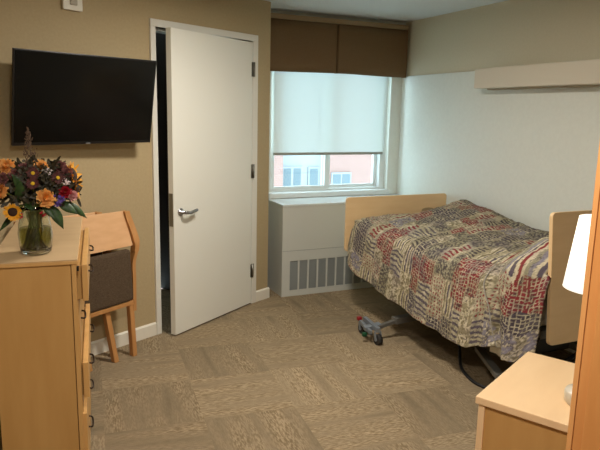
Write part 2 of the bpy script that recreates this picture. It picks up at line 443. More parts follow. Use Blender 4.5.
# ------------------------------------------------------------------ television
tv = thing('television', 'black flat-screen television tilted down on the tan wall', 'television', (.372, 3.823, 1.639))
RT = Matrix.Rotation(math.radians(23.9), 4, 'Z') @ Matrix.Rotation(math.radians(9.97), 4, 'X')
tv.rotation_euler = RT.to_euler()
bm = nb(); hw, hh = .443, .259
B((-hw,0,-hh), (hw,.018,hh), bm, .003)
B((-hw+.05,.018,-hh+.04), (hw-.05,.035,hh-.05), bm, .006)
B((-.22,.035,-.16), (.22,.055,.14), bm, .006)
obj('casing', bm, black, tv)
bm = nb(); B((-hw+.009,-.002,-hh+.018), (hw-.009,.0005,hh-.009), bm); obj('screen', bm, screen, tv)
bm = nb(); B((-.012,-.0045,-hh+.003), (.016,-.0005,-hh+.009), bm); obj('badge', bm, mat('tv_badge', (120,120,120), .4), tv)
inv = RT.inverted()
mb = thing('television_bracket', 'dark swivel bracket holding the television to the wall', 'bracket', A + Matrix.Rotation(TH,3,'Z') @ Vector((-.03,0,1.62)), TH)
bm = nb(); B((-.06,-.012,-.11), (.06,0,.11), bm, .003); obj('wall_plate', bm, black, mb)
bm = nb(); tube(bm, [(0,-.01,0),(.0,-.085,.0)], .018, 10); obj('arm', bm, black, mb)

# ------------------------------------------------------------------ chest of drawers
W6 = -math.radians(6)
chest = thing('chest_of_drawers', 'tall maple chest of drawers with the flower vase on it', 'chest of drawers', (.177, 2.482, 0), W6)
cw, cl, chh = .300, 1.0, 1.0     # body to local -x, length to +y
cw = .328
TZ = 1.012
bm = nb(); B((-cw+.01,.02,.06), (-.03,cl-.01,.985), bm, .003); obj('body', bm, maple, chest)
bm = nb(); B((-cw+.008,.004,.0), (-.032,.022,.992), bm, .002); obj('side_panel', bm, maple, chest)
bm = nb(); B((-.029,.0,.0), (-.011,.03,.992), bm, .002); o=obj('corner_post', bm, maple_edge, chest)
bm = nb(); B((-cw,-.006,.992), (-.004,cl,1.008), bm, .003); obj('edge_band', bm, maple_edge, chest)
bm = nb(); B((-cw+.001,-.005,1.008), (-.005,cl-.001,TZ), bm, .002); obj('top', bm, maple_top, chest)
bm = nb(); B((-.010,.004,.962), (-.001,.011,.982), bm, .001); obj('hinge_slot', bm, black, chest)
zs = [(.835,.985,.026),(.580,.828,-.012),(.420,.573,.014),(.358,.413,-.012),(.045,.350,.000)]
for k, (z0, z1, out) in enumerate(zs):
    bm = nb(); B((-.028,.045,z0), (-.014+out,.80,z1-.01), bm, .002)
    d = obj('drawer', bm, maple, chest)
    bm = nb(); B((-.018+out,.012,z0), (.004+out,.82,z1), bm, .003)
    obj('drawer_face', bm, maple_edge if out >= 0 else maple, d)
    for yy in (.22, .62):
        if z1-z0 < .1: continue
        bm = nb(); z = (z0+z1)/2+.01; X0 = .004+out
        tube(bm, smoothpath([(X0,yy-.05,z),(X0+.014,yy-.045,z-.004),(X0+.018,yy,z-.010),(X0+.014,yy+.045,z-.004),(X0,yy+.05,z)], 5), .004, 8)
        obj('handle', bm, bronze, d)

# ------------------------------------------------------------------ chair by the wall
def make_chair(label, sx, sy, legs):
    chr_ = thing('wooden_chair', label, 'chair', A + Matrix.Rotation(TH,3,'Z') @ Vector((sx,sy,0)), TH, 'beech chairs by the tan wall')
    xl, xr = -.20, .305
    for x in (xr, xl):
        sgn = 1 if x > 0 else -1
        path = [(x+.010*sgn,.0,.30),(x+.014*sgn,0,.5),(x+.014*sgn,0,.62),(x+.030*sgn,-.01,.70),(x+.034*sgn,-.01,.76),(x+.022*sgn,.01,.84),(x+.004*sgn,.03,.92),(x-.002*sgn,.035,.955)]
        wd_ = [.012,.012,.012,.016,.020,.020,.018,.016]
        pp = smoothpath(path, 6); bm = nb(); rows_ = []
        for i, p in enumerate(pp):
            w_ = wd_[min(7, i//6)]
            rows_.append([bm.verts.new(p+Vector(d_)) for d_ in ((-w_,-.026,0),(w_,-.026,0),(w_,.022,0),(-w_,.022,0))])
        for i in range(len(rows_)-1):
            for k in range(4):
                bm.faces.new((rows_[i][k], rows_[i][(k+1)%4], rows_[i+1][(k+1)%4], rows_[i+1][k]))
        bm.faces.new(rows_[0][::-1]); bm.faces.new(rows_[-1])
        obj('post', bm, chairwood, chr_)
    bm = nb()
    prism(bm, [Vector((xl+.002,-.022,.725)), Vector((xr+.014,-.020,.735)), Vector((xr-.012,.030,.955)), Vector((xl+.012,.028,.955))], Vector((0,.018,0)), .003)
    obj('back_panel', bm, chairply, chr_)
    bm = nb()
    prism(bm, [Vector((xl+.014,-.03,.355)), Vector((xr+.004,-.03,.375)), Vector((xr-.012,-.03,.715)), Vector((xl+.014,-.03,.70))], Vector((0,.05,0)), .018)
    obj('fabric_pad', bm, chairfab, chr_)
    bm = nb(); prism(bm, [Vector((xl,-.026,.325)), Vector((xr+.012,-.026,.345)), Vector((xr+.012,-.026,.372)), Vector((xl,-.026,.352))], Vector((0,.05,0)), .003)
    obj('seat_rail', bm, chairwood, chr_)
    for k, (xx, dz) in enumerate(legs):
        if xx == 0: continue
        bm = nb(); top = .60 if k == 0 else .36
        x_t = xx + (.008 if k == 0 else -.028)
        prism(bm, [Vector((x_t-.017,.0,top)), Vector((x_t+.017,.0,top)), Vector((xx+.016,-.05,0.0)), Vector((xx-.016,-.05,0.0))], Vector((0,.04,0)), .004)
        obj('leg', bm, chairwood, chr_)
    return chr_
make_chair('beech chair with charcoal fabric pad, standing nearest the camera beside the chest', -.095, -.17, ((.290,0),(.150,0),(-.18,0),(-.04,0)))
make_chair('second beech chair almost hidden behind the other, only its top rail showing', -.245, -.09, ((.0,0),(.345,0),(-.18,0)))

# ------------------------------------------------------------------ wardrobe (nearest, right)
TH3 = TH
wd = thing('wardrobe', 'tall honey wood wardrobe at the right edge of the view', 'wardrobe', (1.002, .832, 0), TH3)
bm = nb(); B((0,-.9,0), (.55,0,2.1), bm, .004); obj('carcass', bm, oak, wd)
bm = nb(); B((-.004,-.010,0.0), (.0,.0,2.1), bm, .001); obj('edge_strip', bm, mat('oak_edge_band', (206,148,90), .4), wd)
for y0 in (-.46, -.9):
    bm = nb(); B((-.02,y0+.012,.08), (-.0,y0+.428,2.07), bm, .003); d = obj('door', bm, oak, wd)
    bm = nb(); yh = y0+.40 if y0 < -.6 else y0+.04
    tube(bm, smoothpath([(-.02,yh,.98),(-.045,yh,.99),(-.045,yh,1.09),(-.02,yh,1.10)]), .005, 8); obj('handle', bm, bronze, d)

# ------------------------------------------------------------------ nightstand
NL = .565; NWd = .43
NA = math.atan2(1.869-1.611, 1.953-1.448)
ns = thing('nightstand', 'maple laminate nightstand between the bed and the wardrobe', 'nightstand', (1.448, 1.611, 0), NA)
bm = nb()
prism(bm, [Vector((0,0,.572)), Vector((NL,0,.572)), Vector((NL,-NWd,.572)), Vector((0,-NWd,.572))], Vector((0,0,.028)), .004)
obj('top', bm, nightm, ns)
bm = nb(); B((.016,-NWd+.014,.0), (NL-.01,-.014,.572), bm, .002); obj('body', bm, maple, ns)
bm = nb(); B((.010,-.034,.0), (.030,-.010,.572), bm, .002); obj('corner_post', bm, nightm, ns)
bm = nb(); B((.04,-.014,.40), (NL-.03,.0,.555), bm, .003); d = obj('drawer', bm, maple, ns)
bm = nb(); tube(bm, smoothpath([(NL/2-.05,.0,.48),(NL/2-.04,.02,.475),(NL/2,.026,.472),(NL/2+.04,.02,.475),(NL/2+.05,0,.48)]), .005, 8); obj('handle', bm, bronze, d)
bm = nb(); B((.04,-.014,.06), (NL-.03,.0,.39), bm, .003); obj('cabinet_door', bm, maple, ns)

# ------------------------------------------------------------------ table lamp
lx, ly = 1.769, 1.420
tl = thing('table_lamp', 'lit table lamp with white tapered shade on the nightstand', 'lamp', (lx, ly, .6))
bm = nb(); lathe(bm, [(0,0),(.058,0),(.063,.008),(.064,.040),(.060,.048),(.030,.056),(.012,.064),(.010,.08),(.010,.30),(.008,.40),(.008,.52),(0,.52)], 28)
obj('base', bm, mat('lamp_base_ceramic', (206,198,180), .35), tl)
bm = nb(); lathe(bm, [(.106,.424),(.076,.672)], 40)
sm = bpy.data.materials.new('lit_lamp_shade'); sm.use_nodes = True
N_ = sm.node_tree.nodes; b_ = N_['Principled BSDF']; b_.inputs['Base Color'].default_value = lin((245,240,228)); b_.inputs['Roughness'].default_value = .8
b_.inputs['Emission Color'].default_value = (1,.93,.82,1); b_.inputs['Emission Strength'].default_value = 1.1
o = obj('lamp_shade', bm, sm, tl); s_ = o.modifiers.new('t','SOLIDIFY'); s_.thickness = .002
bm = nb(); bmesh.ops.create_uvsphere(bm, u_segments=16, v_segments=10, radius=.028, matrix=Matrix.Translation((0,0,.55)))
bulb = mat('bulb', (255,240,215), .4, 0, Emission_Strength=12.); bulb.node_tree.nodes['Principled BSDF'].inputs['Emission Color'].default_value = (1,.85,.62,1)
obj('bulb', bm, bulb, tl)

# ------------------------------------------------------------------ ceiling lights (the lamps of the room)
for k, ((x_, y_), e) in enumerate(LAMPS):
    cl_ = thing('ceiling_light', ('round flush ceiling light above the open floor', 'round flush ceiling light above the viewpoint')[k], 'ceiling light', (x_, y_, CEIL), 0, 'flush ceiling lights')
    bm = nb(); lathe(bm, [(0,-.001),(.20,-.001),(.20,-.03),(.185,-.035)], 40); obj('rim', bm, white, cl_)
    bm = nb(); lathe(bm, [(.185,-.03),(.17,-.055),(.10,-.072),(0,-.076)], 40)
    df = mat('ceiling_light_diffuser', (255,245,225), .5, 0, Emission_Strength=2.); df.node_tree.nodes['Principled BSDF'].inputs['Emission Color'].default_value = (1,.86,.64,1)
    obj('diffuser', bm, df, cl_)

# ------------------------------------------------------------------ hospital bed
bed = thing('hospital_bed', 'adjustable hospital bed with pale wood end boards under a patchwork quilt', 'bed', (2.88, 3.3, 0))
def BL(lo, hi, bm, bev=0.): B((lo[0]-2.88, lo[1]-3.3, lo[2]), (hi[0]-2.88, hi[1]-3.3, hi[2]), bm, bev)
def lp(p): return Vector((p[0]-2.88, p[1]-3.3, p[2]))
# end boards with rounded corners
def board(x0, x1, z0, z1, th, r):
    bm = nb(); pts = []
    for cx, cz, a0 in ((x1-r,z1-r,0),(x0+r,z1-r,PI/2),(x0+r,z0+r,PI),(x1-r,z0+r,3*PI/2)):
        for k in range(6):
            a = a0+k/5*PI/2; pts.append(Vector((cx+r*math.cos(a),0,cz+r*math.sin(a))))
    prism(bm, pts, Vector((0,th,0)), .003); return bm
bm = board(2.375-2.88, 3.372-2.88, -.45, 0, .022, .025)
fb = obj('footboard', bm, bedboard, bed, (0, 4.31-3.3, .925))
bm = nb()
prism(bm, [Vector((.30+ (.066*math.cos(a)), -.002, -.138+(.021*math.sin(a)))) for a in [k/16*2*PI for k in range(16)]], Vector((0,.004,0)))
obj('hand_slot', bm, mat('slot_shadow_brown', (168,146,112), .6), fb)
bm = board(2.465-2.88, 3.372-2.88, -.352, .352, .024, .025)
hb = obj('headboard', bm, bedboard, bed, (0, 2.25-3.3, .768)); hb.rotation_euler = (math.radians(-5),0,0)
# mattress
bm = nb(); BL((2.47,2.34,.47), (3.33,4.26,.655), bm, .04); obj('mattress', bm, sheetm, bed)
# deck frame
bm = nb()
for x in (2.52, 3.24): BL((x,2.34,.40), (x+.05,4.28,.45), bm, .004)
for y in (2.36, 2.9, 3.3, 3.75, 4.2): BL((2.52,y,.405), (3.29,y+.04,.445), bm, .004)
obj('deck_frame', bm, greym, bed)
# base frame
bm = nb()
for x in (2.62, 3.16): BL((x,2.45,.13), (x+.045,4.0,.175), bm, .004)
obj('base_rail', bm, greym, bed)
def bar(bm, p, q, wdt, hgt):
    p, q = lp(p), lp(q); d = q-p; L_ = d.length; M = d.to_track_quat('X','Z').to_matrix()
    prim_box(bm, (p+q)/2, (L_, wdt, hgt), M, .003)
bm = nb(); bar(bm, (2.235,3.54,.100), (2.40,3.55,.128), .030, .025); bar(bm, (2.38,3.55,.130), (3.3,3.62,.150), .060, .045); obj('foot_crossbar', bm, greym, bed)
bm = nb(); bar(bm, (2.60,2.90,.13), (2.42,2.50,.13), .05, .03) ; bar(bm, (2.42,2.50,.13), (3.3,2.46,.13), .04, .04); obj('head_crossbar', bm, greym, bed)
for y in (2.6, 3.55):
    bm = nb(); bar(bm, (2.66,y,.15), (2.66,y+.5,.41), .04, .03); obj('lift_arm', bm, greym, bed)
    bm = nb(); bar(bm, (3.16,y,.15), (3.16,y+.5,.41), .04, .03); obj('lift_arm', bm, greym, bed)
# visible caster unit
cu = bpy.data.objects.new('caster_unit', None)
bm = nb()
bar(bm, (2.225,3.70,.115), (2.205,3.47,.105), .028, .035); bar(bm, (2.185,3.69,.10), (2.160,3.50,.085), .020, .03)
bar(bm, (2.15,3.575,.09), (2.27,3.56,.11), .05, .03)
obj('caster_bracket', bm, silver, bed)
for (x, y) in ((2.205,3.475), (2.215,3.71)):
    bm = nb(); tube(bm, [lp((x-.016,y,.038)), lp((x+.016,y,.038))], .038, 20)
    wh = obj('wheel', bm, rubber, bed)
    bm = nb(); bar(bm, (x-.022,y,.04), (x-.022,y+.01,.095), .008, .02); bar(bm, (x+.022,y,.04), (x+.022,y+.01,.095), .008, .02); tube(bm, [lp((x-.024,y,.038)), lp((x+.024,y,.038))], .012, 12)
    obj('wheel_fork', bm, silver, wh)
for nm, m_, p in (('red_pedal', red, (2.19,3.72,.115)), ('green_pedal', green, (2.135,3.545,.06))):
    bm = nb(); prim_box(bm, lp(p), (.034,.03,.028), None, .009, 3); o = obj('brake_pedal', bm, m_, bed)
    o['label'] = nm.replace('_', ' ')
for (x, y) in ((2.44,2.42), (3.3,2.44), (3.3,3.68)):
    bm = nb(); tube(bm, [lp((x-.016,y,.038)), lp((x+.016,y,.038))], .038, 20); wh = obj('wheel', bm, rubber, bed)
    bm = nb(); bar(bm, (x-.022,y,.04), (x-.022,y+.01,.13), .008, .02); bar(bm, (x+.022,y,.04), (x+.022,y+.01,.13), .008, .02); obj('wheel_fork', bm, greym, wh)
# dark looped arms under the headboard
for k, yy in enumerate((2.33, 2.39)):
    bm = nb(); tube(bm, [lp(p) for p in smoothpath([(2.50,yy,.42),(2.47,yy-.01,.34),(2.56,yy-.01,.24),(2.72,yy,.20),(2.90,yy,.26),(3.0,yy,.40)],6)], .012, 10)
    obj('rail_arm', bm, rubber, bed)
bm = nb(); BL((2.58,2.42,.27), (2.86,2.56,.38), bm, .015); obj('motor_box', bm, black, bed)

# ------------------------------------------------------------------ quilt
def interp(x, tab):
    if x <= tab[0][0]: return tab[0][1]
    for (a, va), (b, vb) in zip(tab, tab[1:]):
        if x <= b:
            t = (x-a)/(b-a); t = t*t*(3-2*t); return va+(vb-va)*t
    return tab[-1][1]
# v = distance from the foot end (0) to the head end (VL)
Y0, VL = 4.295, 2.050
HEM = [(0,.50),(.06,.42),(.26,.345),(.70,.295),(1.08,.25),(1.42,.228),(1.56,.240),(1.68,.285),(1.80,.325),(1.87,.285),(1.95,.30),(2.05,.37)]
EDGE = [(0,.66),(.13,.76),(.45,.725),(1.2,.715),(1.60,.705),(1.70,.70),(1.78,.80),(1.88,.84),(2.05,.80)]
CROWN = [(0,.735),(.15,.78),(.45,.775),(1.2,.770),(1.55,.775),(1.68,.82),(1.78,.92),(1.9,.945),(2.05,.87)]
FAR = [(0,.70),(.12,.765),(.34,.905),(.55,.880),(.90,.825),(1.3,.80),(1.7,.80),(2.05,.80)]
def profile(v):
    he, ed, cr, fa = interp(v,HEM), interp(v,EDGE), interp(v,CROWN), interp(v,FAR)
    def nt_(h):      # a deep fold that leans towards the pillow as it falls
        c_ = 1.70+.13*(1-h)
        return .055*math.exp(-((v-c_)/.024)**2) - .026*math.exp(-((v-c_-.09)/.06)**2) - .012*math.exp(-((v-c_+.07)/.05)**2) + .050*max(0,(v-1.88)/.17)**1.3 - .018*math.exp(-((v-.10)/.12)**2)
    fl_ = .008*math.sin(v*15+.6)+.005*math.sin(v*31)
    foot = .05*max(0,1-v/.10)
    p = [(2.352+fl_+foot+nt_(0)*.8, he), (2.368+.6*fl_+foot+nt_(.35), he+(ed-he)*.35), (2.385+foot+nt_(.7), he+(ed-he)*.7), (2.402+foot*.8+nt_(.9), ed-.05),
         (2.440+foot*.5+nt_(1)*.8, ed-.005), (2.53, ed+(cr-ed)*.45), (2.70, cr), (2.95, cr+(fa-cr)*.45), (3.16, fa-.012), (3.28, fa), (3.345, fa-.03), (3.368, fa-.10), (3.370, fa-.22)]
    return smoothpath([Vector((x,0,z)) for x, z in p], 8)
def resample(pts, n):
    d = [0]
    for a, b in zip(pts, pts[1:]): d.append(d[-1]+(b-a).length)
    T = d[-1]; out = []; j = 0
    for i in range(n+1):
        t = T*i/n
        while j < len(d)-2 and d[j+1] < t: j += 1
        u = (t-d[j])/max(1e-9, d[j+1]-d[j]); out.append(pts[j].lerp(pts[j+1], min(1,max(0,u))))
    return out, T
NU, NV = 330, 400
CR=(200,190,164); OL=(120,112,86); RD=(130,48,52); PG=(90,82,92); CH=(66,60,64); LV=(136,132,142); SG=(150,145,122)
rnd = random.Random(11)
cols_w = []; t_ = 0
while t_ < 2.2:
    w_ = rnd.choice((.09,.11,.13,.15)); cols_w.append((t_, t_+w_)); t_ += w_
motifs = ['redhatch','dashes','bars','mottle','dots','darkhatch','stripes','lav','bars2','mottle2','redstripes']
wts =    [ 3.6,         2,       3,     3,       2,     5,          2.5,       2.5,    3,      4,        1.5]
patches = []
for ci, (a, b) in enumerate(cols_w):
    s = -rnd.random()*.15; seg = []
    while s < 1.75:
        h = rnd.uniform(.10,.24); seg.append((s, s+h, rnd.choices(motifs, wts)[0], rnd.random())); s += h
    patches.append(seg)
def mixc(a, b, t): return tuple(a[i]+(b[i]-a[i])*t for i in range(3))
def ns_(x, y, z=0): return noise.noise(Vector((x,y,z)))
def qcol(s, v):
    s2 = s + .012*ns_(v*14, s*14) + v*.10; v2 = v + .012*ns_(v*12, s*12, 5)
    v2 = max(0, v2); ci = 0
    for i, (a, b) in enumerate(cols_w):
        if a <= v2 < b: ci = i; break
    a, b = cols_w[ci]; fr = (v2-a)/(b-a)
    for (s0, s1, mo, rr_) in patches[ci]:
        if s0 <= s2 < s1: break
    ls = s2-s0; lv = v2-a
    n0 = ns_(s*16, v*16, 41); sw = s+.07*ns_(s*9, v*9, 51)
    if v > 1.69:
        lv = v2-1.69; fr = .5
        mo = ('mottle' if n0 > .08 else 'lav') if sw < .14 else ('darkhatch' if lv > .09 else 'bars') if sw < .25 else ('redhatch' if lv > .13+.3*(sw-.3) else 'dots') if sw < .44 else 'wide'
        b = v2+.05; lv += .02
        s0, s1 = s2-.02+.03*n0, s2+.1; ls = s+.25*lv
    elif v > 1.60 and s < .55:
        mo = 'bars' if s < .17 else 'dots' if s < .34 else 'mottle'
    elif v > 1.49 and s < .30: mo = 'mottle'
    elif 1.36 < v and .26 < s < .55: mo = 'redhatch'
    n1 = ns_(s*70, v*70, 3); n2 = ns_(s*28, v*28, 9); n3 = ns_(s*150, v*150, 2)
    base = mixc(CR, SG, min(1,max(0,.5+n2)))
    def sq(x, p, d): return (x % p)/p < d
    if mo == 'redhatch':
        c = base if (sq(ls,.021,.20) or sq(lv,.021,.20)) else mixc(RD, CH, max(0,n2*1.2))
    elif mo == 'dashes':
        c = RD if (sq(ls,.030,.5) and .2 < fr < .75) else base
    elif mo == 'bars':
        c = PG if (sq(ls+.004*n1,.034,.45)) else base
    elif mo == 'bars2':
        c = CH if (sq(ls+.004*n1,.026,.5) and .15 < fr < .85) else mixc(base, OL, .4)
    elif mo == 'dots':
        c = RD if (sq(ls,.024,.45) and sq(lv,.024,.45)) else base
    elif mo == 'darkhatch':
        c = base if (sq(ls,.023,.20) or sq(lv,.023,.20)) else mixc(CH, PG, .5+n2)
    elif mo == 'stripes':
        c = (CR, OL, CR, PG)[int(lv/.013) % 4]
    elif mo == 'wide':
        c = (CR, PG, CR, RD, CR, SG, LV)[int(lv/.021) % 7]
    elif mo == 'redstripes':
        c = (CR, RD, CR, SG)[int(lv/.017) % 4]
    elif mo == 'lav':
        c = mixc(mixc(LV, CH, min(1,max(0,.3+n2*1.6+n1*1.4))), CR, min(1,max(0,n1*2.6+n2)))
    elif mo == 'mottle':
        c = mixc(OL, CR, 1 if n1+n2 > .05 else (.35 if n1 > -.2 else 0))
    else:
        c = mixc(CH, SG, 1 if n1 > .02 else .2)
    edge = min(ls, (s1-s2), lv, (b-v2))/.012 + n1*1.2 + .25
    m0 = mixc(OL, CR, 1 if n1+n2 > .0 else .35)
    c = mixc(m0, c, min(1, max(0, edge)))
    # overprinted fine twigs
    if abs(ns_(s*36, v*36, 20)) < .035 and n2 > -.15: c = mixc(c, OL if rr_ > .5 else CH, .6)
    big = ns_(s*7, v*7, 31)
    c = mixc(c, PG if big > 0 else OL, min(.35, abs(big)*.6))
    k = 1 + .20*n3
    return tuple(min(255,max(0,x*k)) for x in c)
bm = nb(); grid = []; cl_layer = None; cdata = []
for j in range(NV+1):
    v = VL*j/NV
    pr, T = resample(profile(v), NU)
    col = []
    for i, p in enumerate(pr):
        s = T*i/NU
        y = Y0 - v
        if p.x > 2.458: y = max(y, 2.287+(2.05-v)*.02)
        q = Vector((p.x, y, p.z))
        # soft rumples, stronger on the top
        onhang = max(0, 1-(s/.42))
        rum = .018*noise.noise(Vector((q.x*5, q.y*5, 3))) + .011*noise.noise(Vector((q.x*13, q.y*11, 7))) + .003*noise.noise(Vector((q.x*34, q.y*34, q.z*34)))
        rid = .018*abs(noise.noise(Vector((q.x*6+q.y*4, q.y*7, 1))))
        if onhang > 0:
            q.x += (.012*noise.noise(Vector((v*9, s*3, 2)))+.005*noise.noise(Vector((v*24, s*12, 2)))+.0015*math.sin(v*2*PI/.05)*math.sin(s*2*PI/.05))*min(1, .4+onhang*2) - rid*.3
            q.x = min(q.x, 2.455)
        qt = 1-onhang
        q.z += (rum+rid)*qt*(1 if s < T-.2 else .2)
        q.z += (.0015*math.sin(v*2*PI/.05)*math.sin(s*2*PI/.05))*qt
        col.append(bm.verts.new(q)); cdata.append(qcol(s, v))
    grid.append(col)
for j in range(NV):
    for i in range(NU):
        f = bm.faces.new((grid[j][i], grid[j][i+1], grid[j+1][i+1], grid[j+1][i])); f.smooth = True
quilt_mat = mat('patchwork_quilt_cotton', (180,170,150), .95); nt = quilt_mat.node_tree
quilt_mat.node_tree.nodes['Principled BSDF'].inputs['Specular IOR Level'].default_value = .15
at = nt.nodes.new('ShaderNodeAttribute'); at.attribute_name = 'print'; nt.links.new(at.outputs['Color'], nt.nodes['Principled BSDF'].inputs['Base Color'])
me = bpy.data.meshes.new('patchwork_quilt'); bm.to_mesh(me); bm.free()
q_ = bpy.data.objects.new('patchwork_quilt', me); C.objects.link(q_); me.materials.append(quilt_mat)
ca = me.color_attributes.new('print', 'FLOAT_COLOR', 'POINT')
flat = []
for c in cdata: flat.extend(lin(c))
ca.data.foreach_set('color', flat)
so2 = q_.modifiers.new('thick', 'SOLIDIFY'); so2.thickness = .008; so2.offset = -1
tag(q_, 'patchwork quilt in red, cream and purple-grey prints draped over the bed', 'quilt')
# white sheet corner showing below the quilt
bm = nb(); g = []
for i in range(13):
    y = 2.43+i/12*.15
    g.append([bm.verts.new((2.405+.006*math.sin(i*.9)+(.02 if j > 2 else 0), y, .262+j*.07)) for j in range(5)])
for i in range(12):
    for j in range(4):
        f = bm.faces.new((g[i][j], g[i+1][j], g[i+1][j+1], g[i][j+1])); f.smooth = True
o = obj('bed_sheet', bm, sheetm); o.modifiers.new('t','SOLIDIFY').thickness = .003
tag(o, 'white bed sheet corner hanging just below the quilt hem', 'sheet')
# thin grey cord lying across the quilt
def surf(x, y):
    v = Y0-y; pr = profile(v); best = min(pr, key=lambda p: abs(p.x-x)+(0 if p.z > .6 else 5)); return best.z
RAISE = .040
pts = [(2.95,2.83),(2.86,2.72),(2.76,2.66),(2.64,2.665),(2.54,2.675),(2.47,2.66)]
P3 = [Vector((x,y,surf(x,y)+RAISE)) for x, y in pts] + [Vector((2.375,2.645,.66)), Vector((2.345,2.56,.54)), Vector((2.330,2.50,.42)), Vector((2.335,2.46,.34)),]
bm = nb(); tube(bm, smoothpath(P3, 8), .0032, 8)
tag(obj('control_cord', bm, mat('pale_cord', (150,146,138), .5)), 'thin grey cord lying over the quilt near the pillow end', 'cord')
# black power cable on the floor under the bed
bm = nb(); cp = smoothpath([(2.70,3.30,.42),(2.66,3.22,.25),(2.60,3.08,.05),(2.53,2.98,.010),(2.46,2.86,.010),(2.42,2.70,.010),(2.46,2.58,.010),(2.60,2.50,.010),(2.85,2.42,.010)], 10)
tube(bm, cp, .010, 8)
tag(obj('power_cable', bm, cordm), 'thick black cable curving from the bed frame down to the carpet', 'cable')

# ------------------------------------------------------------------ vase
VX, VY = .028, 2.645
vase = thing('glass_vase', 'clear glass vase half full of water holding the bouquet', 'vase', (VX, VY, 1.0125))
gl = mat('vase_glass', (240,246,240), .02, 0, Transmission_Weight=1., IOR=1.45)
bm = nb(); lathe(bm, [(0,.001),(.050,.001),(.058,.008),(.062,.03),(.066,.08),(.062,.12),(.056,.145),(.058,.175),(.062,.195),(.060,.196),(.055,.176),(.053,.146),(.059,.12),(.062,.08),(.058,.03),(.052,.014),(0,.012)], 40)
obj('glass', bm, gl, vase)
wm = mat('vase_water', (150,150,70), .05, 0, Transmission_Weight=1., IOR=1.2)
bm = nb(); lathe(bm, [(0,.0135),(.050,.0155),(.0565,.032),(.0605,.08),(.0595,.105),(0,.105)], 40); obj('water', bm, wm, vase)

# ------------------------------------------------------------------ bouquet
stemg = mat('stem_green', (116,122,52), .6)
leafg = varied('leaf_green', (30,54,22), (50,80,32), (20,20,20), .5, nscale=3.)
leafd = varied('dark_foliage', (34,34,22), (64,56,34), (20,20,20), .6, nscale=3.)
peach = varied('peach_petal', (238,164,84), (250,204,126), (60,60,60), .7, nscale=2.)
yel = varied('golden_petal', (222,146,20), (236,172,36), (60,60,60), .7, nscale=2.)
yelc = mat('yellow_centre', (226,186,40), .8)
brownc = mat('sunflower_disc', (52,32,18), .9)
maroon = varied('maroon_petal', (60,22,26), (92,40,36), (60,60,60), .7, nscale=2.)
dusty = varied('dusty_rose_petal', (112,60,66), (160,110,104), (60,60,60), .7, nscale=2.)
redp = mat('red_petal', (160,20,36), .6); purp = mat('purple_petal', (92,66,150), .7); pinkp = mat('pale_pink_petal', (214,160,160), .7); whp = mat('white_petal', (220,206,206), .7)
dry = mat('dried_grass', (104,84,68), .9)
CV = Vector((VX, VY, 1.012))
def petal(bm, base, d, n, L_, wd_, curl=.2, seg=4, leaf=False):
    d = d.normalized(); side = d.cross(n).normalized(); up = side.cross(d).normalized()
    rows_ = []
    for i in range(seg+1):
        t = i/seg; ww = wd_*((math.sin(PI*min(1,.03+t*.955)**.85)**1.2) if leaf else (math.sin(PI*min(1,.12+t*.80))**.7))*.5
        c = base + d*L_*t + up*(curl*L_*t*t)
        rows_.append([bm.verts.new(c - side*ww), bm.verts.new(c - up*ww*.25), bm.verts.new(c + side*ww)])
    for i in range(seg):
        for k in range(2):
            f = bm.faces.new((rows_[i][k], rows_[i][k+1], rows_[i+1][k+1], rows_[i+1][k])); f.smooth = True
def stem_pts(head, idx):
    a = idx*2.4; r0 = .012+.032*((idx*7)%5)/4
    return smoothpath([CV+Vector((r0*math.cos(a), r0*math.sin(a), .022)), CV+Vector((.6*r0*math.cos(a+1.3), .6*r0*math.sin(a+1.3), .12)), CV+Vector(((head-CV).x*.25, (head-CV).y*.25, .205)), head], 4)
cnt = [0]
